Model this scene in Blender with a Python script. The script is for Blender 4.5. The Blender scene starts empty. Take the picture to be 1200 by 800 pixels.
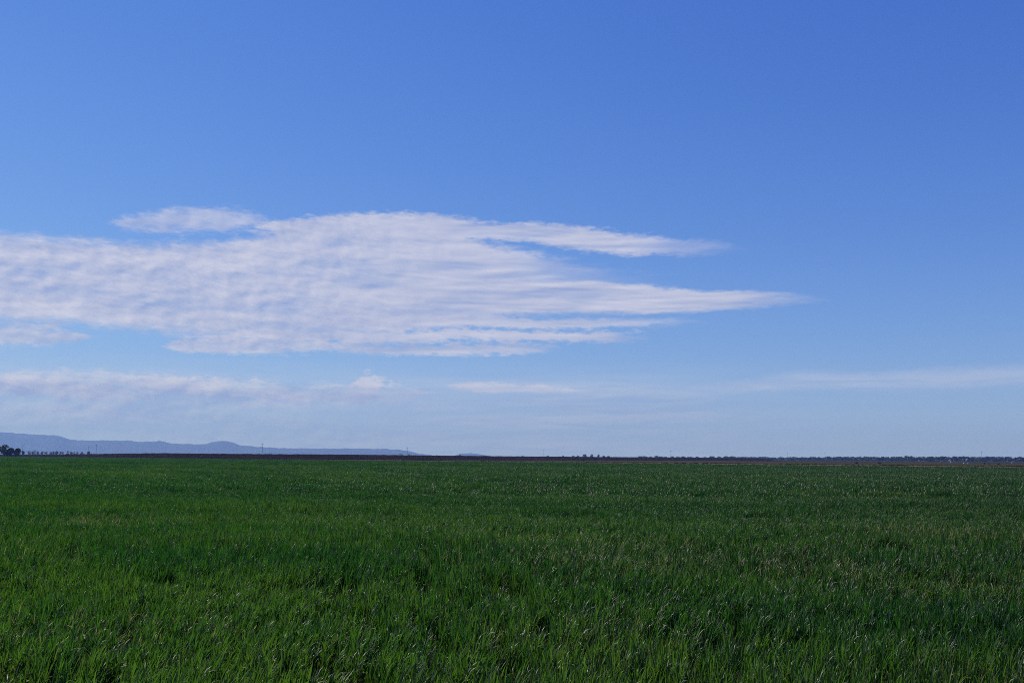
import bpy, bmesh, math, random
import numpy as np
from mathutils import Vector, Matrix

R = math.radians
rng = np.random.default_rng(7)
random.seed(7)
scene = bpy.context.scene
col = scene.collection

# ------------------------------------------------------------------ camera
CAM_Z = 1.85
F = 1167.0                       # focal length in pixels of the 1200 px wide photograph (35 mm lens)
PITCH = math.atan(136.0 / F)     # horizon 136 px under the middle of the picture
ROLL = R(-0.345)                 # the horizon drops a little to the right
cam_d = bpy.data.cameras.new('camera')
cam_d.sensor_width = 36.0
cam_d.lens = 36.0 * F / 1200.0
cam_d.clip_start = 0.1
cam_d.clip_end = 60000.0
cam = bpy.data.objects.new('camera', cam_d)
col.objects.link(cam)
CAM_M = Matrix.Rotation(R(90) + PITCH, 4, 'X') @ Matrix.Rotation(-ROLL, 4, 'Z')
cam.matrix_world = Matrix.Translation((0, 0, CAM_Z)) @ CAM_M
scene.camera = cam

def bearing(px, py=None):
    """azimuth and elevation (radians) of a point of the photograph"""
    if py is None:
        py = 536.0 + (px - 600) * 0.0060
    d = CAM_M.to_3x3() @ Vector(((px - 600) / F, (400 - py) / F, -1.0))
    return math.atan2(d.x, d.y), math.atan2(d.z, math.hypot(d.x, d.y))

def spot(px, dist):
    """ground point seen at column px of the photograph, dist metres ahead"""
    az, _ = bearing(px)
    return (math.tan(az) * dist, dist)

def height_at(px, py, dist):
    """height above the ground of what shows at (px, py) when it stands dist metres ahead"""
    az, el = bearing(px, py)
    return CAM_Z + math.tan(el) * dist / math.cos(az)

# ------------------------------------------------------------------ world: sky with clouds
SUN_AZ = R(-62.0)     # to the left of the view, ahead
SUN_EL = R(46.0)
SKY_STRENGTH = 0.10
world = bpy.data.worlds.new('World')
scene.world = world
world.use_nodes = True
wt = world.node_tree
for n in list(wt.nodes):
    wt.nodes.remove(n)
WN, WL = wt.nodes, wt.links

def _put(sock, v):
    if isinstance(v, (int, float)):
        sock.default_value = v
    elif isinstance(v, tuple):
        sock.default_value = v if len(v) == len(sock.default_value) else (*v, 1.0)
    else:
        WL.new(v, sock)

def MA(op, *a, clamp=False):
    n = WN.new('ShaderNodeMath'); n.operation = op; n.use_clamp = clamp
    for i, v in enumerate(a):
        _put(n.inputs[i], v)
    return n.outputs[0]
add = lambda a, b: MA('ADD', a, b)
sub = lambda a, b: MA('SUBTRACT', a, b)
mul = lambda a, b: MA('MULTIPLY', a, b)

def sstep(x, a, b):
    n = WN.new('ShaderNodeMapRange'); n.interpolation_type = 'SMOOTHSTEP'
    _put(n.inputs['Value'], x); _put(n.inputs['From Min'], a); _put(n.inputs['From Max'], b)
    return n.outputs[0]

def XYZ(x, y, z):
    n = WN.new('ShaderNodeCombineXYZ')
    for i, v in enumerate((x, y, z)):
        _put(n.inputs[i], v)
    return n.outputs[0]

def NZ(vec, scale, detail=5.0, rough=0.55, dist=0.0):
    n = WN.new('ShaderNodeTexNoise'); n.noise_dimensions = '3D'
    _put(n.inputs['Vector'], vec); n.inputs['Scale'].default_value = scale
    n.inputs['Detail'].default_value = detail; n.inputs['Roughness'].default_value = rough
    n.inputs['Distortion'].default_value = dist
    return sub(n.outputs['Fac'], 0.5)

def MIX(f, a, b):
    n = WN.new('ShaderNodeMix'); n.data_type = 'RGBA'
    _put(n.inputs[0], f); _put(n.inputs[6], a); _put(n.inputs[7], b)
    return n.outputs[2]

def CURVE(u, pts):
    """pts: (degrees of azimuth, degrees of elevation)"""
    n = WN.new('ShaderNodeFloatCurve')
    c = n.mapping.curves[0]
    n.mapping.use_clip = True
    pts = sorted(pts)
    P = [((a + 90.0) / 180.0, e / 30.0) for a, e in pts]
    P = [(0.0, P[0][1])] + P + [(1.0, P[-1][1])]
    while len(c.points) < len(P):
        c.points.new(0.5, 0.5)
    for p, (x, y) in zip(c.points, P):
        p.location = (x, y); p.handle_type = 'AUTO_CLAMPED'
    n.mapping.update()
    _put(n.inputs['Value'], mul(add(u, 90.0), 1 / 180.0))
    return mul(n.outputs[0], 30.0)

tc = WN.new('ShaderNodeTexCoord')
sp = WN.new('ShaderNodeSeparateXYZ'); WL.new(tc.outputs['Generated'], sp.inputs[0])
dx, dy, dz = sp.outputs
U = mul(MA('ARCTAN2', dx, dy), 180 / math.pi)                  # azimuth, degrees
V = mul(MA('ARCSINE', dz), 180 / math.pi)                      # elevation, degrees
UV = XYZ(mul(U, 0.30), V, 3.7)                                 # streaks lie along the horizon
warp = NZ(UV, 0.55, 4.0, 0.55)
warp2 = NZ(XYZ(mul(U, 0.22), V, 11.3), 1.9, 4.0, 0.6)
Vw = add(add(V, mul(warp, 0.8)), mul(warp2, 0.30))
cells = NZ(XYZ(mul(U, 0.50), V, 5.1), 1.15, 6.0, 0.60, 0.15)
cells_up = NZ(XYZ(mul(add(U, -0.3), 0.50), add(V, 0.20), 5.1), 1.15, 6.0, 0.60, 0.15)
fib = NZ(XYZ(mul(U, 0.10), V, 8.1), 1.6, 5.0, 0.55, 0.3)
fib_up = NZ(XYZ(mul(add(U, -0.3), 0.10), add(V, 0.17), 8.1), 1.6, 5.0, 0.55, 0.3)
side = sstep(add(U, mul(warp, 14.0)), -16.0, 4.0)
def blend(a, b):
    return add(mul(a, sub(1.0, side)), mul(b, side))
fine, fine_up = blend(cells, fib), blend(cells_up, fib_up)
broad = NZ(XYZ(mul(U, 0.20), V, 21.0), 0.9, 3.0, 0.5)
edge_n = NZ(XYZ(mul(U, 0.35), V, 31.0), 3.4, 5.0, 0.65)

def deg(px, py):
    a, e = bearing(px, py)
    return math.degrees(a), math.degrees(e)

def layer(rows, soft, rag, opacity, fade=None):
    """rows: (px, top, bottom) outline of one cloud sheet as it hangs in the sky"""
    top = CURVE(U, [deg(p, t) for p, t, b in rows])
    bot = CURVE(U, [deg(p, b) for p, t, b in rows])
    s = MA('MINIMUM', sub(top, Vw), sub(Vw, bot))
    s = add(s, mul(edge_n, rag))
    a = mul(sstep(s, -soft, soft), opacity)
    if fade:                                     # the tip frays out
        f0, f1 = deg(fade[0], 350)[0], deg(fade[1], 350)[0]
        a = mul(a, sstep(add(U, mul(warp2, 6.0)), f1, f0))
    return a

L = []
# the broad sheet
L.append(layer([(-900, 330, 360), (-400, 285, 390), (0, 276, 374), (120, 285, 378), (240, 285, 392), (320, 274, 396), (350, 260, 390), (420, 257, 392), (500, 264, 384), (560, 284, 376),
                (640, 302, 362), (720, 317, 352), (790, 326, 344), (850, 336, 330), (900, 370, 310)], 0.40, 1.2, 0.90, (560, 800)))
# the upper finger
L.append(layer([(230, 300, 250), (290, 270, 264), (340, 256, 276), (480, 252, 276), (600, 260, 283), (700, 270, 295), (770, 277, 299), (830, 284, 298), (880, 290, 293), (930, 310, 275)], 0.22, 0.9, 0.90, (700, 900)))
# the long spear
L.append(layer([(360, 380, 330), (420, 344, 352), (500, 330, 364), (640, 331, 364), (760, 336, 365), (860, 341, 363), (940, 346, 358), (975, 350, 353), (1010, 370, 335)], 0.17, 0.45, 0.94, (840, 980)))
# fingers below the spear
L.append(layer([(250, 400, 360), (300, 380, 376), (420, 370, 384), (600, 370, 384), (720, 371, 383), (790, 374, 382), (830, 378, 377), (870, 400, 360)], 0.17, 0.8, 0.85, (660, 860)))
L.append(layer([(150, 410, 376), (200, 394, 390), (320, 387, 401), (480, 388, 400), (640, 388, 400), (720, 389, 399), (760, 393, 395), (800, 412, 378)], 0.17, 0.9, 0.90, (690, 790)))
L.append(layer([(150, 425, 390), (190, 407, 402), (215, 397, 412), (330, 398, 413), (420, 402, 414), (560, 403, 413), (650, 405, 409), (690, 425, 392)], 0.17, 0.9, 0.80, (600, 690)))
# the loose patch above the sheet
L.append(layer([(90, 285, 240), (130, 262, 258), (160, 254, 268), (200, 246, 270), (260, 245, 269), (310, 254, 267), (335, 264, 260), (380, 285, 240)], 0.28, 1.2, 0.66))
# scraps at the left
L.append(layer([(-700, 372, 396), (-300, 376, 402), (0, 379, 402), (60, 382, 402), (95, 391, 398), (115, 397, 393), (160, 420, 370)], 0.26, 1.4, 0.8))
# low bank near the hills
L.append(layer([(-1100, 446, 452), (-600, 440, 466), (0, 440, 463), (110, 437, 466), (220, 442, 470), (330, 449, 470), (440, 449, 470), (500, 458, 464), (540, 475, 450)], 0.24, 1.6, 0.95))
L[-1] = mul(L[-1], add(0.45, mul(sstep(NZ(XYZ(mul(U, 0.16), V, 61.0), 1.3, 5.0, 0.6), -0.14, 0.10), 0.55)))      # broken into separate heaps
L.append(layer([(490, 475, 440), (520, 456, 452), (545, 449, 458), (600, 448, 458), (650, 452, 458), (680, 457, 453), (720, 475, 435)], 0.16, 0.6, 0.75))
L.append(layer([(396, 475, 430), (408, 452, 448), (419, 445, 457), (432, 437, 459), (446, 444, 458), (458, 452, 448), (470, 475, 430)], 0.26, 1.7, 0.72))
# thin streak at the right
L.append(layer([(740, 480, 430), (800, 458, 450), (900, 443, 456), (1050, 436, 454), (1200, 431, 452), (1500, 428, 452), (1900, 440, 445), (2200, 470, 420)], 0.35, 0.5, 0.32))
# faint veil towards the horizon, all round
veil_n = sstep(NZ(XYZ(mul(U, 0.07), V, 41.0), 0.9, 5.0, 0.6), -0.20, 0.20)
veil_w = add(0.10, mul(sstep(U, 20.0, 2.0), 0.68))            # the thin cloud lies under the big sheet, to the left and ahead
veil = mul(mul(mul(sstep(V, -0.5, 0.8), sstep(V, 6.0, 2.0)), add(0.35, mul(veil_n, 0.65))), veil_w)
rest = mul(mul(mul(sstep(V, 3.0, 6.0), sstep(V, 22.0, 14.0)), sstep(MA('ABSOLUTE', U), 48.0, 75.0)),
           mul(sstep(add(NZ(XYZ(mul(U, 0.05), mul(V, 0.35), 51.0), 1.0, 5.0, 0.6), mul(fine, 0.3)), 0.06, 0.24), 0.7))   # other sheets of the same cloud field
L += [veil, rest]
clear = None
for a in L:
    k = sub(1.0, a)
    clear = k if clear is None else mul(clear, k)
dens = sub(1.0, clear)
# thinner and thicker patches inside the sheet
thin = add(1.06, add(mul(fine, 0.55), mul(broad, 0.8)))
alpha = mul(dens, MA('MINIMUM', thin, 1.06))
alpha = MA('MINIMUM', alpha, 0.97, clamp=True)
relief = add(0.52, add(mul(sub(fine, fine_up), 1.9), mul(broad, 1.2)))
low_top = mul(sstep(V, 3.5, 4.5), sstep(V, 6.0, 5.2))                    # low heaps: sunlit tops over flat shaded bases
relief = add(relief, sub(mul(low_top, 0.50), mul(sstep(V, 4.0, 3.2), 0.30)))
relief = MA('MULTIPLY', relief, 1.0, clamp=True)

sky = WN.new('ShaderNodeTexSky'); sky.sky_type = 'NISHITA'; sky.sun_disc = False
sky.sun_elevation = SUN_EL; sky.sun_rotation = SUN_AZ
sky.altitude = 300; sky.air_density = 1.0; sky.dust_density = 0.0; sky.ozone_density = 2.2
K0 = SKY_STRENGTH
sk = WN.new('ShaderNodeSeparateColor'); WL.new(sky.outputs[0], sk.inputs[0])
cb = WN.new('ShaderNodeCombineColor')
for i, (gain, gam, sh) in enumerate(((1.42, 1.55, 1.6), (1.30, 1.30, 0.9), (2.45, 1.0, 0.72))):      # the camera's colour response: deep blue, soft shoulder
    fch = mul(MA('POWER', mul(sk.outputs[i], K0), gam), gain)
    WL.new(mul(MA('DIVIDE', fch, add(1.0, mul(fch, sh))), 1.0 / K0), cb.inputs[i])
sky_blue = cb.outputs[0]
K = 1.0 / SKY_STRENGTH
cloud_c = MIX(relief, (0.33 * K, 0.40 * K, 0.66 * K), (0.66 * K, 0.67 * K, 0.80 * K))
sky_c = MIX(alpha, sky_blue, cloud_c)
bg = WN.new('ShaderNodeBackground'); WL.new(sky_c, bg.inputs[0]); bg.inputs[1].default_value = SKY_STRENGTH
wo = WN.new('ShaderNodeOutputWorld'); WL.new(bg.outputs[0], wo.inputs[0])

# ------------------------------------------------------------------ sun, exposure
sun_d = bpy.data.lights.new('sun', 'SUN')
sun_d.energy = 3.8; sun_d.angle = R(0.53); sun_d.color = (1.0, 0.95, 0.87)
sun = bpy.data.objects.new('sun', sun_d); col.objects.link(sun)
sv = Vector((math.sin(SUN_AZ) * math.cos(SUN_EL), math.cos(SUN_AZ) * math.cos(SUN_EL), math.sin(SUN_EL)))
sun.rotation_euler = sv.to_track_quat('Z', 'Y').to_euler()
sun.location = (0, 0, 50)
vs = scene.view_settings
scene.display_settings.display_device = 'sRGB'
vs.view_transform = 'Standard'; vs.look = 'None'; vs.gamma = 1.0; vs.use_curve_mapping = False
vs.exposure = 0.0
scene.cycles.use_denoising = False
scene.cycles.max_bounces = 8
scene.cycles.transmission_bounces = 4
scene.cycles.volume_bounces = 2
scene.cycles.use_adaptive_sampling = False
scene.cycles.pixel_filter_type = 'BLACKMAN_HARRIS'
scene.cycles.filter_width = 0.95

# ------------------------------------------------------------------ helpers
def obj(name, verts, faces, mat=None, parent=None, smooth=False):
    me = bpy.data.meshes.new(name)
    me.from_pydata(verts, [], faces)
    me.update()
    if smooth:
        me.polygons.foreach_set('use_smooth', [True] * len(me.polygons))
    if mat:
        me.materials.append(mat)
    o = bpy.data.objects.new(name, me)
    col.objects.link(o)
    if parent:
        o.parent = parent
    return o

def empty(name, loc, label=None, cat=None, group=None, rz=0.0):
    o = bpy.data.objects.new(name, None); col.objects.link(o)
    o.location = loc; o.rotation_euler.z = rz
    tag(o, label, cat, group)
    return o

def tag(o, label=None, cat=None, group=None, kind=None):
    for k, v in (('label', label), ('category', cat), ('group', group), ('kind', kind)):
        if v:
            o[k] = v
    return o

def material(name, base, rough=0.95, spec=0.0, noise=None):
    m = bpy.data.materials.new(name); m.use_nodes = True
    b = m.node_tree.nodes['Principled BSDF']
    b.inputs['Base Color'].default_value = (*base, 1)
    b.inputs['Roughness'].default_value = rough
    b.inputs['Specular IOR Level'].default_value = spec
    if noise:
        scale, other = noise
        nt = m.node_tree
        g = nt.nodes.new('ShaderNodeNewGeometry')
        n = nt.nodes.new('ShaderNodeTexNoise'); n.inputs['Scale'].default_value = scale; n.inputs['Detail'].default_value = 6
        r = nt.nodes.new('ShaderNodeMapRange'); r.inputs[1].default_value = 0.35; r.inputs[2].default_value = 0.65
        x = nt.nodes.new('ShaderNodeMix'); x.data_type = 'RGBA'
        nt.links.new(g.outputs['Position'], n.inputs['Vector']); nt.links.new(n.outputs['Fac'], r.inputs[0])
        nt.links.new(r.outputs[0], x.inputs[0])
        x.inputs[6].default_value = (*base, 1); x.inputs[7].default_value = (*other, 1)
        nt.links.new(x.outputs[2], b.inputs['Base Color'])
    return m

def leaf_material(name, front, back, straw, straw_amount, patch_scale, gloss=0.5, rough=0.34, patch=0.0):
    """thin leaf: reflects, lets light through, waxy shine; own tint for every clump and a slow drift over the field"""
    m = bpy.data.materials.new(name); m.use_nodes = True
    nt = m.node_tree; N = nt.nodes; K_ = nt.links
    for n in list(N):
        N.remove(n)
    out = N.new('ShaderNodeOutputMaterial')
    at = N.new('ShaderNodeAttribute'); at.attribute_name = 'tint'; at.attribute_type = 'INSTANCER'
    dr = N.new('ShaderNodeAttribute'); dr.attribute_name = 'dry'; dr.attribute_type = 'INSTANCER'
    lf = N.new('ShaderNodeAttribute'); lf.attribute_name = 'leaf'; lf.attribute_type = 'GEOMETRY'
    geo = N.new('ShaderNodeNewGeometry')
    no = N.new('ShaderNodeTexNoise'); no.inputs['Scale'].default_value = patch_scale; no.inputs['Detail'].default_value = 3
    K_.new(geo.outputs['Position'], no.inputs['Vector'])
    mr = N.new('ShaderNodeMapRange'); mr.inputs[1].default_value = 0.52; mr.inputs[2].default_value = 0.75
    K_.new(no.outputs['Fac'], mr.inputs[0])
    def mth(op, a, b, clamp=False):
        n = N.new('ShaderNodeMath'); n.operation = op; n.use_clamp = clamp
        for i, v in enumerate((a, b)):
            if isinstance(v, (int, float)): n.inputs[i].default_value = v
            else: K_.new(v, n.inputs[i])
        return n.outputs[0]
    # straw share: leaf attribute above a threshold that falls in dry patches
    thr = mth('SUBTRACT', 1.0 - straw_amount, mth('MULTIPLY', mth('ADD', mr.outputs[0], dr.outputs['Fac']), patch))
    isstraw = mth('MULTIPLY', mth('SUBTRACT', lf.outputs['Fac'], thr), 12.0, True)
    def mixc(f, a, b):
        n = N.new('ShaderNodeMix'); n.data_type = 'RGBA'
        if isinstance(f, (int, float)): n.inputs[0].default_value = f
        else: K_.new(f, n.inputs[0])
        for i, v in ((6, a), (7, b)):
            if isinstance(v, tuple): n.inputs[i].default_value = (*v, 1)
            else: K_.new(v, n.inputs[i])
        return n.outputs[2]
    def vary(c):
        hv = N.new('ShaderNodeHueSaturation')
        h = mth('ADD', 0.5, mth('MULTIPLY', mth('SUBTRACT', at.outputs['Fac'], 0.5), -0.045))
        v = mth('ADD', 0.45, mth('MULTIPLY', mth('ADD', at.outputs['Fac'], mth('MODULO', mth('MULTIPLY', lf.outputs['Fac'], 7.31), 1.0)), 0.58))
        K_.new(h, hv.inputs['Hue']); K_.new(v, hv.inputs['Value'])
        if isinstance(c, tuple): hv.inputs['Color'].default_value = (*c, 1)
        else: K_.new(c, hv.inputs['Color'])
        return hv.outputs[0]
    cf = vary(mixc(isstraw, front, straw))
    cb = vary(mixc(isstraw, back, straw))
    d = N.new('ShaderNodeBsdfDiffuse'); K_.new(cf, d.inputs[0])
    t = N.new('ShaderNodeBsdfTranslucent'); K_.new(cb, t.inputs[0])
    s1 = N.new('ShaderNodeAddShader'); K_.new(d.outputs[0], s1.inputs[0]); K_.new(t.outputs[0], s1.inputs[1])
    g = N.new('ShaderNodeBsdfGlossy'); g.inputs['Roughness'].default_value = rough; g.inputs[0].default_value = (0.9, 0.95, 0.85, 1)
    fr = N.new('ShaderNodeFresnel'); fr.inputs[0].default_value = 1.42
    mx = N.new('ShaderNodeMixShader'); K_.new(mth('MULTIPLY', fr.outputs[0], gloss), mx.inputs[0])
    K_.new(s1.outputs[0], mx.inputs[1]); K_.new(g.outputs[0], mx.inputs[2])
    K_.new(mx.outputs[0], out.inputs[0])
    return m

def scatter(name, variants, pts, mat, label, cat):
    """ONE object: the loose points carry the plants, the plants' own faces are the sources (all inside this mesh)"""
    verts, faces, var, leaf = [], [], [], []
    for k, (v, f, lf) in enumerate(variants):
        o = len(verts)
        verts += v
        faces += [tuple(i + o for i in q) for q in f]
        var += [k] * len(f)
        leaf += lf
    nsrc = len(verts)
    P = np.asarray(pts['co'])
    me = bpy.data.meshes.new(name)
    me.from_pydata(verts + [tuple(p) for p in P], [], faces)
    me.update()
    me.polygons.foreach_set('use_smooth', [True] * len(me.polygons))
    n = len(me.vertices)
    def pt(nm, ty, fill, data, key='value'):
        a = me.attributes.new(nm, ty, 'POINT')
        width = 3 if ty == 'FLOAT_VECTOR' else 1
        arr = np.full((n, width), fill, dtype=np.float64)
        arr[nsrc:] = np.asarray(data).reshape(len(P), width)
        a.data.foreach_set('vector' if width == 3 else 'value', arr.ravel().astype(np.int32 if ty == 'INT' else np.float32))
    pt('is_point', 'INT', 0, np.ones(len(P)))
    pt('which', 'INT', 0, pts['which'])
    pt('rot', 'FLOAT_VECTOR', 0, pts['rot'])
    pt('scl', 'FLOAT_VECTOR', 1, pts['scl'])
    pt('tint', 'FLOAT', 0, pts['tint'])
    pt('dry', 'FLOAT', 0, pts.get('dry', np.zeros(len(P))))
    a = me.attributes.new('variant', 'INT', 'FACE'); a.data.foreach_set('value', np.array(var, dtype=np.int32))
    a = me.attributes.new('leaf', 'FLOAT', 'FACE'); a.data.foreach_set('value', np.array(leaf, dtype=np.float32))
    me.materials.append(mat)
    ob = bpy.data.objects.new(name, me); col.objects.link(ob)
    tag(ob, label, cat, kind='stuff')
    ng = bpy.data.node_groups.new(name + '_nodes', 'GeometryNodeTree')
    ng.interface.new_socket('Geometry', in_out='INPUT', socket_type='NodeSocketGeometry')
    ng.interface.new_socket('Geometry', in_out='OUTPUT', socket_type='NodeSocketGeometry')
    N, K_ = ng.nodes, ng.links
    gi = N.new('NodeGroupInput'); go = N.new('NodeGroupOutput')
    def named(nm, ty):
        x = N.new('GeometryNodeInputNamedAttribute'); x.data_type = ty; x.inputs['Name'].default_value = nm
        return x.outputs[0]
    def separate(geo_s, attr, value, domain):
        s = N.new('GeometryNodeSeparateGeometry'); s.domain = domain
        c = N.new('FunctionNodeCompare'); c.data_type = 'INT'; c.operation = 'EQUAL'
        K_.new(named(attr, 'INT'), c.inputs['A'] if False else c.inputs[2]); c.inputs[3].default_value = value
        K_.new(geo_s, s.inputs['Geometry']); K_.new(c.outputs[0], s.inputs['Selection'])
        return s.outputs
    sep = separate(gi.outputs[0], 'is_point', 1, 'POINT')
    g2i = N.new('GeometryNodeGeometryToInstance')
    for k in reversed(range(len(variants))):
        s = separate(sep[1], 'variant', k, 'FACE')
        K_.new(s[0], g2i.inputs[0])
    iop = N.new('GeometryNodeInstanceOnPoints')
    m2p = N.new('GeometryNodeMeshToPoints')
    K_.new(sep[0], m2p.inputs[0])
    K_.new(m2p.outputs[0], iop.inputs['Points']); K_.new(g2i.outputs[0], iop.inputs['Instance'])
    iop.inputs['Pick Instance'].default_value = True
    K_.new(named('which', 'INT'), iop.inputs['Instance Index'])
    e2r = N.new('FunctionNodeEulerToRotation'); K_.new(named('rot', 'FLOAT_VECTOR'), e2r.inputs[0])
    K_.new(e2r.outputs[0], iop.inputs['Rotation'])
    K_.new(named('scl', 'FLOAT_VECTOR'), iop.inputs['Scale'])
    K_.new(iop.outputs[0], go.inputs[0])
    md = ob.modifiers.new('spread', 'NODES'); md.node_group = ng
    return ob

# slow noise in numpy for heights and tints over the field
_oct = [(rng.normal(size=(10, 2)), rng.uniform(0, 6.28, 10)) for _ in range(4)]
def slow(x, y, wavelength, o):
    k, ph = _oct[o]
    kk = k / np.linalg.norm(k, axis=1, keepdims=True) * (0.6 + 0.8 * np.abs(k[:, :1]) / 1.5)
    s = sum(np.sin((x * kk[i, 0] + y * kk[i, 1]) * 6.283 / wavelength + ph[i]) for i in range(10))
    return s / math.sqrt(10)            # about unit variance x 0.7

# ------------------------------------------------------------------ ground
def ground_material():
    m = bpy.data.materials.new('plain_soil'); m.use_nodes = True
    nt = m.node_tree; N = nt.nodes; K_ = nt.links
    b = N['Principled BSDF']; b.inputs['Roughness'].default_value = 0.95; b.inputs['Specular IOR Level'].default_value = 0.0
    g = N.new('ShaderNodeNewGeometry')
    def nz(scale, detail):
        n = N.new('ShaderNodeTexNoise'); n.inputs['Scale'].default_value = scale; n.inputs['Detail'].default_value = detail
        K_.new(g.outputs['Position'], n.inputs['Vector']); return n.outputs['Fac']
    r1 = N.new('ShaderNodeValToRGB'); K_.new(nz(0.006, 5), r1.inputs[0])
    e = r1.color_ramp.elements
    e[0].position = 0.36; e[0].color = (0.030, 0.025, 0.017, 1); e[1].position = 0.64; e[1].color = (0.085, 0.064, 0.036, 1)
    x = e.new(0.5); x.color = (0.052, 0.042, 0.026, 1)
    r2 = N.new('ShaderNodeMix'); r2.data_type = 'RGBA'; r2.blend_type = 'MULTIPLY'; r2.inputs[0].default_value = 0.6
    K_.new(r1.outputs[0], r2.inputs[6]); K_.new(nz(1.3, 6), r2.inputs[7]); K_.new(r2.outputs[2], b.inputs['Base Color'])
    bu = N.new('ShaderNodeBump'); bu.inputs['Strength'].default_value = 0.6; bu.inputs['Distance'].default_value = 0.08
    K_.new(nz(9.0, 5), bu.inputs['Height']); K_.new(bu.outputs[0], b.inputs['Normal'])
    return m
rings = [0, 20, 60, 150, 400, 900, 1800, 3500, 6500, 15500]
gv, gf = [(0, 0, 0)], []
SEG = 48
for r in rings[1:]:
    gv += [(r * math.cos(2 * math.pi * i / SEG), r * math.sin(2 * math.pi * i / SEG), 0) for i in range(SEG)]
for i in range(SEG):
    gf.append((0, 1 + i, 1 + (i + 1) % SEG))
for k in range(len(rings) - 2):
    for i in range(SEG):
        a, b_ = 1 + k * SEG + i, 1 + k * SEG + (i + 1) % SEG
        gf.append((a, a + SEG, b_ + SEG, b_))
tag(obj('ground', gv, gf, ground_material()), kind='structure')

# the far edge of the crop runs aslant across the plain
def edge_y(x):
    return 303.0 - 1.08 * x

def strip(name, off0, off1, z, mat, rise=0.0, x0=-900.0, x1=420.0, n=160):
    """a band of land lying along the far edge of the crop, off0..off1 metres beyond it"""
    v, f = [], []
    prof = [(0.0, 0.0), (0.3, 1.0), (0.7, 1.0), (1.0, 0.0)]
    for i in range(n + 1):
        x = x0 + (x1 - x0) * i / n
        w = [random.uniform(-0.06, 0.06) * (off1 - off0) for _ in prof]
        for (t, h), ww in zip(prof, w):
            v.append((x, edge_y(x) + off0 + (off1 - off0) * t + ww, z + h * rise * random.uniform(0.6, 1.3)))
    for i in range(n):
        for k in range(3):
            a = i * 4 + k
            f.append((a, a + 4, a + 5, a + 1))
    return tag(obj(name, v, f, mat), kind='structure')

M_verge = material('dry_verge_soil', (0.16, 0.10, 0.048), noise=(0.05, (0.075, 0.055, 0.025)))
M_plough = material('ploughed_black_soil', (0.012, 0.007, 0.005), noise=(0.02, (0.022, 0.013, 0.009)))
M_fallow = material('grey_fallow', (0.06, 0.044, 0.024), noise=(0.012, (0.05, 0.052, 0.018)))
strip('verge', 6, 150, 0.004, M_verge)
strip('ditch_bank', 160, 200, 0.004, M_plough, rise=0.25)
strip('fallow_field', 205, 700, 0.004, M_fallow)

# ploughed rise along the horizon
crest = [(-160, 531.6), (0, 532.1), (60, 532.3), (95, 531.8), (130, 531.2), (200, 530.6), (300, 531.6), (400, 532.1), (500, 533.3), (600, 534.2), (700, 535.0), (800, 535.6), (860, 536.2), (905, 537.6)]
v, f = [], []
n = 260
for i in range(n + 1):
    px = -160 + (905 + 160) * i / n
    py = np.interp(px, [c[0] for c in crest], [c[1] for c in crest])
    D1 = np.interp(px, [-160, -50, 60, 200, 400, 600, 860], [1350, 1060, 840, 640, 640, 820, 1100]); D0 = D1 - 110; D2 = D1 + 260
    h = max(0.02, height_at(px, py, D1) + random.uniform(-0.12, 0.12))
    for d, k in ((D0, 0.0), (D0 + 35, 0.30), (D0 + 75, 0.72), (D1, 1.0), (D1 + 150, 0.8), (D2, 0.0)):
        x, y = spot(px, d)
        v.append((x, y + random.uniform(-3, 3), h * k * random.uniform(0.96, 1.0) + 0.006))
for i in range(n):
    for k in range(5):
        a = i * 6 + k
        f.append((a, a + 6, a + 7, a + 1))
tag(obj('ploughed_rise', v, f, M_plough), kind='structure')

# ------------------------------------------------------------------ hills
prof = [(-900, 512), (-700, 500), (-520, 506), (-350, 503), (-180, 508), (-80, 504.5), (0, 505.6), (35, 508), (68, 509.8), (80, 514.2), (100, 515.6), (130, 515.6), (150, 515.4), (160, 517), (172, 517), (186, 516),
        (200, 519), (225, 520), (241, 520), (247, 517.6), (254, 516.2), (263, 516.2), (270, 517), (275, 518.8), (281, 521.4), (305, 523.3), (340, 525.0), (370, 525.1), (430, 525.3), (452, 525.6), (466, 526.4), (480, 528.4), (496, 531.6),
        (510, 533.6), (530, 533.9), (542, 531.0), (552, 530.4), (562, 531.2), (575, 535), (640, 537)]
D = 12500.0
v, f = [], []
n = 560
cols_ = 15
for i in range(n + 1):
    px = -900 + (640 + 900) * i / n
    py = np.interp(px, [p[0] for p in prof], [p[1] for p in prof]) + 0.35 * math.sin(px * 0.31 + 2 * math.sin(px * 0.083)) * math.sin(px * 0.12) + random.uniform(-0.2, 0.2)
    h = max(0.5, height_at(px, py, D))
    ridge = 0.5 + 0.5 * math.sin(px * 0.13) * math.sin(px * 0.049 + 1.0)
    for j in range(cols_):
        t = j / (cols_ - 1)
        if t <= 0.6:
            s = (t / 0.6)
            k = 0.42 * s ** 1.2 + 0.58 * (max(0.0, (s - 0.55) / 0.45)) ** 1.1      # talus, then scarp
            k *= 1.0 - 0.30 * ridge * math.sin(math.pi * s) + random.uniform(-0.02, 0.02) * math.sin(math.pi * s)
        else:
            k = 1.0 - 0.35 * ((t - 0.6) / 0.4) ** 1.5
        d = D - 2200 * (1 - t / 0.6) if t <= 0.6 else D + 800 * (t - 0.6) / 0.4
        az, _ = bearing(px)
        v.append((math.tan(az) * d, d, h * min(1.0, k) if t < 0.999 else -1))
for i in range(n):
    for j in range(cols_ - 1):
        a = i * cols_ + j
        f.append((a, a + cols_, a + cols_ + 1, a + 1))
M_hill = material('wooded_hill', (0.045, 0.055, 0.028), noise=(0.004, (0.085, 0.075, 0.045)))
tag(obj('hills', v, f, M_hill, smooth=True), kind='structure')

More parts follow.
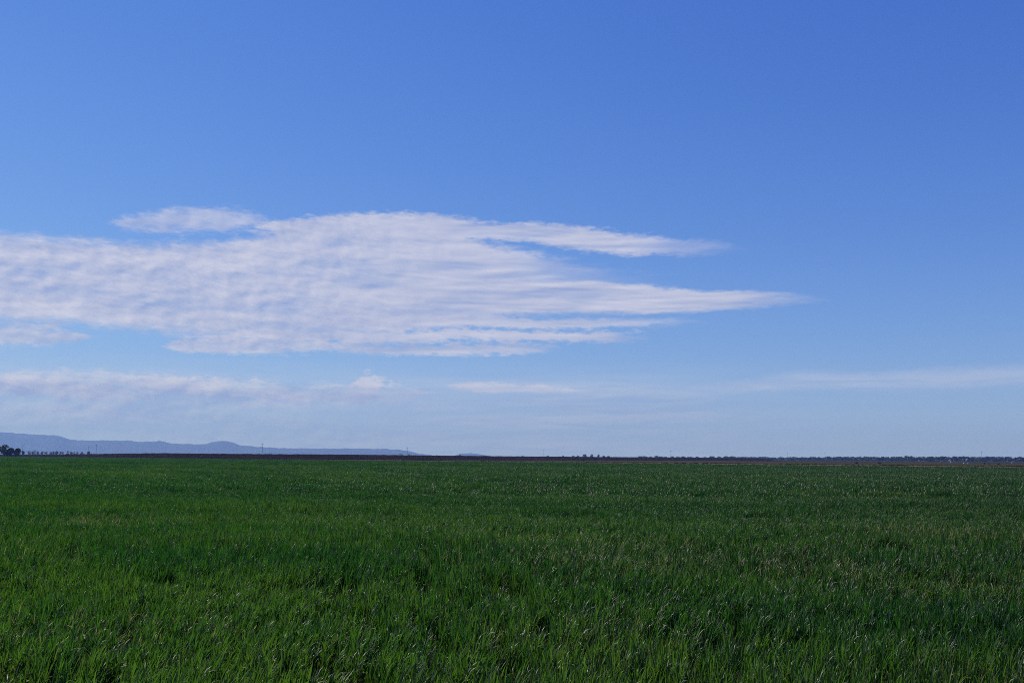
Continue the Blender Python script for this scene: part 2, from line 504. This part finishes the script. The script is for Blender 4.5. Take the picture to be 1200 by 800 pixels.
# ------------------------------------------------------------------ wheat
def blade(v, f, lf, base, yaw, length, width, lean0, bend, segs, attr, twist=0.0, fold=0.25, across=2):
    """one leaf: rises at lean0 from upright and arches over by bend"""
    p = Vector(base); o = len(v)
    cy, sy = math.cos(yaw), math.sin(yaw)
    step = length / segs
    for i in range(segs + 1):
        t = i / segs
        a = lean0 + bend * t ** 1.6
        dirv = Vector((cy * math.sin(a), sy * math.sin(a), math.cos(a)))
        w = width * (0.55 + 1.1 * t) if t < 0.35 else width * max(0.03, (1.0 - ((t - 0.35) / 0.65) ** 1.7))
        w = min(w, width)
        tw = twist * t
        side = Vector((-sy, cy, 0)); nrm = dirv.cross(side)
        s = side * math.cos(tw) + nrm * math.sin(tw)
        up = dirv.cross(s)
        if across == 2:
            v += [tuple(p - s * w * 0.5), tuple(p - up * w * fold), tuple(p + s * w * 0.5)]
        else:
            v += [tuple(p - s * w * 0.5), tuple(p + s * w * 0.5)]
        p = p + dirv * step
    m = across + 1
    for i in range(segs):
        for k in range(across):
            a = o + i * m + k
            f.append((a, a + 1, a + m + 1, a + m)); lf.append(attr)

def clump(radius, tillers, leaves, segs, across, width, hscale=1.0, wind=0.35, tufts=0):
    v, f, lf = [], [], []
    seats = []
    for _ in range(tufts):
        r = radius * math.sqrt(random.random()); a = random.uniform(0, 6.283)
        seats.append((r * math.cos(a), r * math.sin(a), random.choice((0.62, 0.8, 0.95, 1.0, 1.12, 1.3))))
    full = hscale
    for _ in range(tillers):
        if seats:
            sx, sy_, hs = random.choice(seats)
            bx, by = sx + random.gauss(0, 0.075), sy_ + random.gauss(0, 0.075)
            hscale = full * hs
        else:
            r = radius * math.sqrt(random.random()); a = random.uniform(0, 6.283)
            bx, by = r * math.cos(a), r * math.sin(a)
        H = hscale * random.uniform(0.22, 0.31)
        lx, ly = random.gauss(0.05, 0.05), random.gauss(0, 0.05)         # stem lean, a little downwind
        blade(v, f, lf, (bx, by, 0), math.atan2(ly, lx), H, 0.006, math.hypot(lx, ly), 0.12, 2, random.random() * 0.8, across=1)
        for k in range(leaves):
            t = (k + random.uniform(0.2, 1.0)) / leaves
            z = H * (0.25 + 0.72 * t)
            # direction: any, pulled downwind
            yw = math.atan2(math.sin(random.uniform(0, 6.283)), math.cos(random.uniform(0, 6.283)) + wind)
            ln = hscale * random.uniform(0.12, 0.21) * (1.0 - 0.15 * (t > 0.8))
            lean0 = random.uniform(0.05, 0.38)
            bend = abs(random.gauss(0.6, 0.45)) if random.random() < 0.84 else random.uniform(1.4, 2.2)
            att = random.random()
            if t < 0.35 and random.random() < 0.35:
                att = 0.992
            blade(v, f, lf, (bx + lx * z, by + ly * z, z), yw, ln, width * random.uniform(0.7, 1.2), lean0, bend, segs, att, twist=random.gauss(0, 0.9), across=across)
    return v, f, lf

M_wheat = leaf_material('wheat_leaf', (0.0066, 0.0200, 0.0066), (0.0275, 0.088, 0.0058), (0.13, 0.130, 0.038), 0.012, 0.16, gloss=0.072, rough=0.46, patch=0.24)

def field_points(y0, y1, per_m2, spread_deg=36.0, jitter=True):
    """points at even random density in a wedge ahead of the camera, inside the crop"""
    tanw = math.tan(R(spread_deg))
    pad = 3.0
    area = (y1 - y0) * (y1 + y0) * tanw + 2 * pad * (y1 - y0)
    nn = int(area * per_m2)
    y = np.sqrt(rng.uniform(y0 ** 2, y1 ** 2, nn))
    x = rng.uniform(-1, 1, nn) * (y * tanw + pad)
    keep = y < edge_y(x) + 5.0 * slow(x, y, 60.0, 1) + 2.0 * slow(x, y, 11.0, 2)
    return x[keep], y[keep]

def field(name, y0, y1, per_m2, variants, label, zscale=1.06):
    x, y = field_points(y0, y1, per_m2)
    nn = len(x)
    h = 1.0 + 0.10 * slow(x, y, 9.0, 0) + 0.07 * slow(x, y, 2.2, 1) + 0.06 * slow(x, y, 40.0, 2)
    # thin, trodden spots
    gaps = slow(x, y, 3.1, 3) + 0.6 * slow(x, y, 1.1, 1)
    if y1 < 80:
        h = h * np.where(gaps > 1.15, 0.62, 1.0)
        keep = ~((gaps > 1.15) & (rng.random(nn) < 0.45))
        x, y, h, gaps = x[keep], y[keep], h[keep], gaps[keep]
        nn = len(x)
    h = np.clip(h, 0.45, 1.45) * (rng.uniform(0.82, 1.16, nn) if y1 < 80 else rng.uniform(0.66, 1.26, nn))
    # gusts: clumps lean downwind more in some places
    gust = 0.05 + 0.09 * slow(x, y, 5.0, 1) + 0.05 * rng.normal(size=nn)
    yaw = rng.uniform(-0.55, 0.55, nn)
    rot = np.stack([rng.normal(0, 0.04, nn), gust, yaw], axis=1)
    w = rng.uniform(0.9, 1.1, nn)
    flip = np.where(rng.random(nn) < 0.5, -1.0, 1.0)
    scl = np.stack([w, w * flip, h * zscale], axis=1)
    tint = np.clip(0.5 + 0.30 * slow(x, y, 14.0, 2) + 0.20 * slow(x, y, 3.5, 0) + 0.17 * rng.normal(size=nn) + 0.14 * slow(x * 0.4, y, 38.0, 3), 0, 1)
    near_tint = np.clip((11.0 + 2.0 * slow(x, y, 6.0, 0) + 0.25 * x - y) / 5.0, -1, 1)         # brighter tint in the nearest rows, duller farther out
    tint = np.clip(tint + 0.17 * near_tint, 0, 1.1)
    dry = np.zeros(nn)                      # yellowing spots in the crop
    for cx, cy, rx, ry, k in ((2.4, 15.0, 3.2, 2.0, 1.4), (-3.9, 9.3, 1.2, 0.8, 0.8), (5.6, 12.3, 1.6, 1.2, 0.6), (-0.6, 19.5, 2.6, 1.6, 0.6), (9.0, 21.0, 3.0, 2.2, 0.6), (-9.0, 24.0, 3.2, 2.4, 0.5)):
        dry += k * np.exp(-((x - cx) / rx) ** 2 - ((y - cy) / ry) ** 2)
    dry = np.clip(dry + 0.15 * rng.normal(size=nn) * (dry > 0.1), 0, 1.3)
    co = np.stack([x, y, np.zeros(nn)], axis=1)
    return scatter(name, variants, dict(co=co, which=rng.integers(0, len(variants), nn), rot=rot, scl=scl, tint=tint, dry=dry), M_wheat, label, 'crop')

near_v = [clump(0.075, 9, 4, 4, 2, 0.0118) for _ in range(18)]
mid_v = [clump(0.42, 80, 4, 3, 1, 0.0145, tufts=9) for _ in range(8)]
far_v = [clump(1.0, 260, 3, 2, 1, 0.027, tufts=22) for _ in range(6)]
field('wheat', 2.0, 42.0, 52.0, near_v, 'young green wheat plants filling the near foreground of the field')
field('wheat', 41.5, 150.0, 3.4, mid_v, 'green wheat crop in the middle of the field')
field('wheat', 148.0, 760.0, 0.62, far_v, 'green wheat crop stretching to the far edge of the field')

# dry grass on the verge beyond the crop
def tuft(radius, blades_, length, width):
    v, f, lf = [], [], []
    for _ in range(blades_):
        r = radius * math.sqrt(random.random()); a = random.uniform(0, 6.283)
        blade(v, f, lf, (r * math.cos(a), r * math.sin(a), 0), random.uniform(0, 6.283), length * random.uniform(0.5, 1.2), width, random.uniform(0, 0.5), random.uniform(0, 1.0), 2, random.random(), across=1)
    return v, f, lf
M_dry = leaf_material('dry_grass_blade', (0.23, 0.15, 0.072), (0.09, 0.06, 0.03), (0.11, 0.11, 0.04), 0.25, 0.02, gloss=0.2, rough=0.6, patch=0.3)
nn = 16000
x = rng.uniform(-560, 330, nn); off = 2 + 150 * rng.random(nn) ** 1.4; y = edge_y(x) + off
ok = np.abs(x) < y * 0.72
x, y = x[ok], y[ok]; nn = len(x)
s = rng.uniform(0.6, 1.3, nn)
scatter('dry_grass', [tuft(0.5, 70, 0.28, 0.02) for _ in range(5)],
        dict(co=np.stack([x, y, np.zeros(nn)], 1), which=rng.integers(0, 5, nn), rot=np.stack([np.zeros(nn), np.zeros(nn), rng.uniform(0, 6.28, nn)], 1),
             scl=np.stack([s, s, s * rng.uniform(0.6, 1.3, nn)], 1), tint=rng.random(nn)), M_dry, 'dry tan grass on the strip beyond the crop', 'grass')

# ------------------------------------------------------------------ trees
def leaf_crown(lobes, count, size):
    """many leaf-clump faces spread through overlapping lobes (x, y, z, rx, rz)"""
    v, f = [], []
    wts = [l[3] ** 2 * l[4] for l in lobes]
    for _ in range(count):
        cx, cy, cz, rx, rz = random.choices(lobes, wts)[0]
        d = Vector((random.gauss(0, 1), random.gauss(0, 1), random.gauss(0, 1))).normalized()
        r = random.uniform(0.35, 1.0) ** 0.5 * random.uniform(0.85, 1.1)
        c = Vector((cx + d.x * rx * r, cy + d.y * rx * r, cz + d.z * rz * r))
        a = Vector((random.gauss(0, 1), random.gauss(0, 1), random.gauss(0, 1))).normalized()
        b = a.orthogonal().normalized()
        sz = size * random.uniform(0.6, 1.4)
        o = len(v)
        k = random.uniform(0.4, 0.8)
        v += [tuple(c + a * sz), tuple(c + b * sz * k), tuple(c - a * sz * 0.8), tuple(c - b * sz * k)]
        f.append((o, o + 1, o + 2, o + 3))
    return v, f

def tube(v, f, p0, p1, r0, r1, n=6):
    p0, p1 = Vector(p0), Vector(p1)
    d = (p1 - p0).normalized(); a = d.orthogonal().normalized(); b = d.cross(a)
    o = len(v)
    for p, r in ((p0, r0), (p1, r1)):
        for i in range(n):
            t = 6.28318 * i / n
            v.append(tuple(p + a * r * math.cos(t) + b * r * math.sin(t)))
    for i in range(n):
        f.append((o + i, o + (i + 1) % n, o + n + (i + 1) % n, o + n + i))
    f.append(tuple(o + n + i for i in range(n)))
    f.append(tuple(o + n - 1 - i for i in range(n)))

def tree_shape(h, w, lobes_n, count, size, trunk_share=0.3):
    lobes = []
    base = h * trunk_share
    for _ in range(lobes_n):
        z = random.uniform(base + 0.12 * h, h * 0.86)
        k = 1.0 - 0.55 * abs((z / h - 0.6)) / 0.4
        a = random.uniform(0, 6.283); r = random.uniform(0, 0.5) * w * 0.5
        lobes.append((r * math.cos(a), r * math.sin(a), z, w * 0.5 * k * random.uniform(0.45, 0.7), h * random.uniform(0.10, 0.17)))
    lobes.append((0, 0, h * 0.86, w * 0.24, h * 0.13))
    tv, tf = [], []
    tube(tv, tf, (0, 0, -0.1), (0.1, 0, base * 1.2), h * 0.028, h * 0.02)
    for l in lobes[:6]:
        tube(tv, tf, (0.08, 0, base * random.uniform(0.8, 1.2)), l[:3], h * 0.013, h * 0.004, 5)
    cv, cf = leaf_crown(lobes, count, size)
    return (tv, tf), (cv, cf)

M_bark = material('bark', (0.05, 0.042, 0.035), noise=(3.0, (0.075, 0.062, 0.05)))
M_crown = leaf_material('gum_leaf', (0.022, 0.034, 0.013), (0.012, 0.020, 0.006), (0.05, 0.05, 0.02), 0.1, 0.3, gloss=0.05, rough=0.6)
def mesh_of(name, vf, mat):
    me = bpy.data.meshes.new(name); me.from_pydata(*[vf[0], [], vf[1]]); me.update(); me.materials.append(mat); return me

def tree(px, d, top, width_px, label, group, shape=None, name='gum_tree', share=0.28, count=900):
    h = height_at(px, top, d); w = width_px / F * d * 1.45
    x, y = spot(px, d)
    t, c = shape or tree_shape(h, w, 9, count, max(0.30, w * 0.055), share)
    r = empty(name, (x, y, 0), label, 'tree', group, rz=random.uniform(0, 6.28) if shape is None else 0)
    for nm, vf, m in (('trunk', t, M_bark), ('crown', c, M_crown)):
        o = bpy.data.objects.new(nm, mesh_of(nm, vf, m)); col.objects.link(o); o.parent = r
    return r

G1 = 'dark tree clump at the left'
tree(4.5, 730, 520.4, 8.5, 'tallest tree of the dark clump at the left edge of the picture', G1, share=0.34, count=1100)
tree(-4, 725, 524.0, 11, 'dark tree cut by the left edge of the picture, beside the tallest tree', G1, share=0.15, count=1100)
tree(6, 715, 526.6, 8, 'low bushy tree in front of the tallest tree at the left edge', G1, share=0.10, count=900)
tree(12.5, 720, 524.3, 9, 'round dark tree in the middle of the left clump', G1, share=0.12, count=1300)
tree(21, 730, 524.7, 8, 'round dark tree at the right end of the left clump', G1, share=0.12, count=1300)
tree(9, 725, 528.6, 7, 'low dark bush left of the middle tree in the left clump', G1, name='low_tree', share=0.04, count=700)
tree(16.8, 728, 527.6, 8, 'low dark bush between the two round trees of the left clump', G1, name='low_tree', share=0.04, count=700)
tree(-18, 730, 522.5, 11, 'dark tree just beyond the left edge of the picture', G1, share=0.2, count=900)
tree(26.5, 900, 528.0, 4, 'small pale tree at the foot of the pole beside the dark clump', G1, share=0.1, count=500)

G2 = 'hazy trees in the row along the horizon at the left'
row = [(34.5, 527.8, 4.2), (38, 528.6, 3.4), (41, 526.9, 3.6), (44, 528.4, 3.4), (49.5, 528.6, 4.0), (54, 528.6, 3.8), (59.5, 529.0, 4.0), (62.5, 528.2, 3.6), (66.5, 528.2, 4.6), (70.5, 528.6, 3.4), (73.5, 529.0, 2.8),
       (79.5, 528.2, 4.0), (83, 529.0, 3.4), (87, 529.2, 3.2), (90.5, 529.0, 3.0), (96, 528.8, 3.6), (103.5, 528.8, 5.0)]
proto = {}
for i, (px, top, w) in enumerate(row):
    lab = 'small hazy tree in the row right of the dark clump, before the blue hills'
    if i == 2: lab = 'tallest hazy tree of the row right of the dark clump'
    if i == len(row) - 1: lab = 'wide low hazy tree under the short pole, right end of the row'
    tree(px, 1750, top, w, lab, G2, share=0.10, count=420)

G3 = 'hazy trees in the middle of the horizon'
mid = [(672, 533.6, 3.0), (677, 532.9, 4), (685.5, 531.8, 4.6), (693.5, 531.7, 4.8), (701.5, 532.0, 3.6), (707, 533.6, 4), (713, 533.9, 4)]
names_ = ['small hazy bush-like tree at the left end of the middle group', 'low hazy tree left of the two tall middle trees', 'square-topped hazy tree left of the tallest middle tree', 'tallest hazy tree in the middle of the horizon',
          'pointed hazy tree right of the tallest middle tree', 'low hazy tree near the right end of the middle group', 'lowest hazy tree at the right end of the middle group']
for (px, top, w), lab in zip(mid, names_):
    tree(px, 2300, top, w, lab, G3, share=0.08, count=420)
for px, top, w in [(505, 531.9, 2.2), (512, 532.4, 2.4), (539, 531.9, 3), (470, 531.5, 4), (480, 531.7, 4), (642, 533.5, 4), (660, 533.4, 4), (612, 533.4, 4), (316, 530.6, 2), (317.7, 529.9, 1.6), (327, 530.9, 1.8)]:
    tree(px, 2300, top, w, 'tiny hazy treetop peeping over the dark ploughed rise', 'treetops over the ploughed rise', share=0.06, count=260)
for i, px in enumerate([751, 756, 762, 769, 774, 780, 788, 794, 800, 808, 817, 826, 834, 842, 851, 858]):
    tree(px, 2300, 534.2 + random.uniform(-0.5, 0.5) + (px - 750) * 0.004, random.uniform(5, 7.5), 'low hazy tree in the row over the right end of the ploughed rise', 'hazy tree row right of the middle', share=0.05, count=260)

# the far wood at the right reads as one dark mass
wv, wf = [], []
i = 0
px = 856.0
while px < 1560:
    for rowk in range(3):
        base_d = np.interp(px, [856, 950, 1100, 1560], [2300, 1900, 1500, 1350]) + rowk * 55 + random.uniform(-20, 20)
        top = np.interp(px, [856, 920, 1000, 1200, 1560], [535.2, 535.3, 535.0, 534.9, 535.6]) + random.gauss(0.35, 0.55) + rowk * -0.1
        q = px + random.uniform(-3, 3)
        h = max(3.0, height_at(q, top, base_d)); w = random.uniform(5, 9) / F * base_d
        x, y = spot(q, base_d)
        lobes = []
        for _ in range(5):
            a = random.uniform(0, 6.28)
            lobes.append((x + math.cos(a) * w * 0.3, y + math.sin(a) * w * 0.3, random.uniform(0.2, 0.82) * h, w * random.uniform(0.25, 0.4), h * 0.16))
        lobes.append((x, y, h * 0.82, w * 0.25, h * 0.16))
        cv, cf = leaf_crown(lobes, 260, w * 0.10)
        o = len(wv); wv += cv; wf += [tuple(k + o for k in q_) for q_ in cf]
        o = len(wv); tv, tf = [], []
        tube(tv, tf, (x, y, 0), (x, y, h * 0.6), 0.25, 0.12, 5)
        wv += tv; wf += [tuple(k + o for k in q_) for q_ in tf]
    px += 4.4
tag(obj('distant_woodland', wv, wf, M_crown), 'far dark wood along the horizon at the right', 'woodland', kind='stuff')

# ------------------------------------------------------------------ shrubs on the dry strip
def shrub(px, d, hgt, wid, label):
    x, y = spot(px, d)
    r = empty('shrub', (x, y, 0), label, 'shrub', 'shrubs on the dry strip')
    lobes = [(random.uniform(-0.3, 0.3) * wid, random.uniform(-0.3, 0.3) * wid, hgt * random.uniform(0.35, 0.72), wid * 0.3, hgt * 0.27) for _ in range(5)]
    c = leaf_crown(lobes, 420, wid * 0.07)
    tv, tf = [], []
    for l in lobes:
        tube(tv, tf, (0, 0, -0.05), l[:3], 0.04, 0.015, 5)
    for nm, vf, m in (('stem', (tv, tf), M_bark), ('foliage', c, M_crown)):
        o = bpy.data.objects.new(nm, mesh_of(nm, vf, m)); col.objects.link(o); o.parent = r
shrub(1153.5, 480, 1.1, 1.2, 'dark shrub below the pole, left of the pair at the far right')
shrub(1158.5, 470, 0.7, 0.9, 'smallest dark shrub between two others at the far right')
shrub(1169.5, 440, 0.8, 1.5, 'low wide dark shrub, rightmost on the dry strip')
shrub(1003.5, 470, 0.8, 2.2, 'low spreading shrub on the dry strip before the wood')
shrub(1030, 480, 0.9, 2.0, 'dark shrub on the dry strip, second from the left end of the wood')
shrub(659.5, 610, 0.9, 1.3, 'single small shrub on the dry strip under the bird')
shrub(684, 600, 0.8, 1.5, 'small shrub on the dry strip below the middle trees')

# ------------------------------------------------------------------ power poles
M_pole = material('weathered_timber', (0.10, 0.085, 0.07), noise=(4.0, (0.06, 0.05, 0.045)))
M_ins = material('insulator_glaze', (0.20, 0.13, 0.10), rough=0.3, spec=0.5)
def pole(px, d, top, label, arm=True):
    h = height_at(px, top, d); x, y = spot(px, d)
    r = empty('power_pole', (x, y, 0), label, 'pole', 'timber power poles along the horizon', rz=0.5)
    v, f = [], []
    tube(v, f, (0, 0, -0.3), (0, 0, h), 0.13, 0.095, 10)
    obj('post', v, f, M_pole, r)
    if arm:
        v, f = [], []
        hw = 1.2
        for a, b in (((-hw, 0.17, h - 0.75), (hw, 0.17, h - 0.55)),):
            (x0, y0, z0), (x1, y1, z1) = a, b
            v += [(x0, y0, z0), (x1, y0, z0), (x1, y0 + 0.12, z0), (x0, y0 + 0.12, z0), (x0, y0, z1), (x1, y0, z1), (x1, y0 + 0.12, z1), (x0, y0 + 0.12, z1)]
            f += [(0, 3, 2, 1), (4, 5, 6, 7), (0, 1, 5, 4), (1, 2, 6, 5), (2, 3, 7, 6), (3, 0, 4, 7)]
        obj('crossarm', v, f, M_pole, r)
        for sx in (-1.05, 0.0, 1.05):
            v, f = [], []
            zb = h - 0.55
            sx2 = sx if sx else 0.45
            tube(v, f, (sx2, 0.23, zb), (sx2, 0.23, zb + 0.12), 0.03, 0.03, 6)
            tube(v, f, (sx2, 0.23, zb + 0.1), (sx2, 0.23, zb + 0.26), 0.075, 0.045, 8)
            obj('insulator', v, f, M_ins, r)
pole(26.2, 1000, 521.0, 'pale power pole right beside the dark tree clump')
pole(103.4, 1250, 523.4, 'short power pole rising over the wide low tree at the left')
pole(112.5, 1000, 520.8, 'tall power pole before the hills, right of the short one')
pole(307.2, 980, 519.6, 'tallest power pole, before the right slope of the flat-topped hill')
pole(477.3, 1150, 523.8, 'power pole at the right foot of the blue hills')
pole(637.3, 1150, 526.0, 'power pole left of the small bird')
pole(786.2, 1250, 527.8, 'power pole over the hazy tree row right of the middle')
pole(923.2, 1600, 529.8, 'faint power pole over the left part of the wood')
pole(967.0, 1600, 530.0, 'faint power pole over the wood, right of its fainter neighbour')
pole(1150.8, 1100, 528.4, 'power pole over the right part of the wood')

# ------------------------------------------------------------------ white post and drums
M_white = material('white_paint', (0.60, 0.60, 0.58), rough=0.6, spec=0.3, noise=(3.0, (0.45, 0.44, 0.41)))
M_grey = material('galvanised_grey', (0.45, 0.46, 0.47), rough=0.5, spec=0.5)
x, y = spot(1113.6, 760)
r = empty('marker_post', (x, y, 0), 'white upright post standing before the wood at the right', 'post')
v, f = [], []
tube(v, f, (0, 0, 0), (0, 0, 3.0), 0.24, 0.24, 14)
obj('post', v, f, M_white, r)
v, f = [], []
tube(v, f, (0, 0, 3.0), (0, 0, 3.25), 0.30, 0.14, 14)
obj('cap', v, f, M_grey, r)
v, f = [], []
tube(v, f, (0.25, 0, -0.1), (0.25, 0, 1.25), 0.5, 0.42, 16)
obj('base', v, f, M_white, r)
def drum(px, d, rad, h, label):
    x, y = spot(px, d)
    r = empty('drum', (x, y, 0), label, 'drum', 'white drums on the dry strip')
    v, f = [], []
    for z0, z1, r0, r1 in ((0, h * 0.32, rad, rad), (h * 0.32, h * 0.36, rad * 1.05, rad * 1.05), (h * 0.36, h * 0.66, rad, rad), (h * 0.66, h * 0.70, rad * 1.05, rad * 1.05), (h * 0.70, h, rad, rad)):
        tube(v, f, (0, 0, z0), (0, 0, z1 + 0.001), r0, r1, 16)
    obj('body', v, f, M_white, r)
    v, f = [], []
    tube(v, f, (0, 0, h + 0.002), (0, 0, h + 0.05), rad * 1.04, rad * 0.98, 16)
    obj('lid', v, f, M_grey, r)
drum(1129.6, 560, 0.42, 0.6, 'larger white drum on the dry strip right of the white post')
drum(1134.4, 540, 0.26, 0.5, 'smaller white drum right of the larger one by the white post')
drum(1186.0, 760, 0.45, 0.65, 'white drum farthest right on the dry strip')

# ------------------------------------------------------------------ bird
def bird():
    d = 330.0
    az, el = bearing(660, 524.4)
    loc = (math.tan(az) * d, d, CAM_Z + math.tan(el) * d)
    v, f = [], []
    n = 8
    rows_ = [(-0.34, 0.010, 0.006, 0.0), (-0.26, 0.05, 0.012, 0.0), (-0.16, 0.035, 0.03, 0.0), (-0.05, 0.062, 0.06, -0.005), (0.06, 0.068, 0.066, 0.0), (0.15, 0.05, 0.05, 0.012), (0.20, 0.036, 0.04, 0.02), (0.24, 0.03, 0.03, 0.018), (0.29, 0.004, 0.006, 0.005)]
    for px_, w, h, z in rows_:
        for i in range(n):
            t = 6.28318 * i / n
            v.append((px_, w * math.cos(t), z + h * math.sin(t)))
    for k in range(len(rows_) - 1):
        for i in range(n):
            a = k * n + i; b = k * n + (i + 1) % n
            f.append((a, b, b + n, a + n))
    f.append(tuple(range(n))[::-1]); f.append(tuple((len(rows_) - 1) * n + i for i in range(n)))
    for s in (1, -1):                       # wings rooted in the flank, drooping at the tips
        st = [(0.03, 0.11, -0.09, 0.035), (0.22, 0.13, -0.07, 0.10), (0.40, 0.10, -0.06, 0.09), (0.54, 0.03, -0.06, 0.04)]
        o = len(v)
        for yy, lead, trail, z in st:
            v += [(lead, s * yy, z + 0.008), (lead, s * yy, z - 0.008), (trail, s * yy, z - 0.004), (trail, s * yy, z + 0.004)]
        for k in range(3):
            for i in range(4):
                a = o + k * 4 + i; b = o + k * 4 + (i + 1) % 4
                f.append((a, b, b + 4, a + 4))
        f.append((o + 12, o + 13, o + 14, o + 15))
    ob = obj('bird', v, f, material('dark_plumage', (0.035, 0.03, 0.028), rough=0.8), smooth=True)
    ob.location = loc; ob.rotation_euler = (R(8), R(-4), R(-70))
    tag(ob, 'tiny dark bird gliding low over the horizon', 'bird')
bird()

# ------------------------------------------------------------------ haze
hv = [(sx, sy, sz) for sz in (-2.0, 415.0) for sx, sy in ((-19000, -16000), (19000, -16000), (19000, 16000), (-19000, 16000))]
hf = [(0, 3, 2, 1), (4, 5, 6, 7), (0, 1, 5, 4), (1, 2, 6, 5), (2, 3, 7, 6), (3, 0, 4, 7)]
hm = bpy.data.materials.new('air'); hm.use_nodes = True
hn = hm.node_tree
for n_ in list(hn.nodes):
    hn.nodes.remove(n_)
ho = hn.nodes.new('ShaderNodeOutputMaterial')
pv = hn.nodes.new('ShaderNodeVolumePrincipled')
pv.inputs['Color'].default_value = (0.30, 0.50, 1.0, 1)
pv.inputs['Absorption Color'].default_value = (0.55, 0.68, 1, 1)
pv.inputs['Density'].default_value = 1.1e-4
pv.inputs['Anisotropy'].default_value = 0.1
hn.links.new(pv.outputs[0], ho.inputs['Volume'])
hz = obj('haze', hv, hf, hm)
tag(hz, 'pale blue haze over the plain', 'haze', kind='stuff')
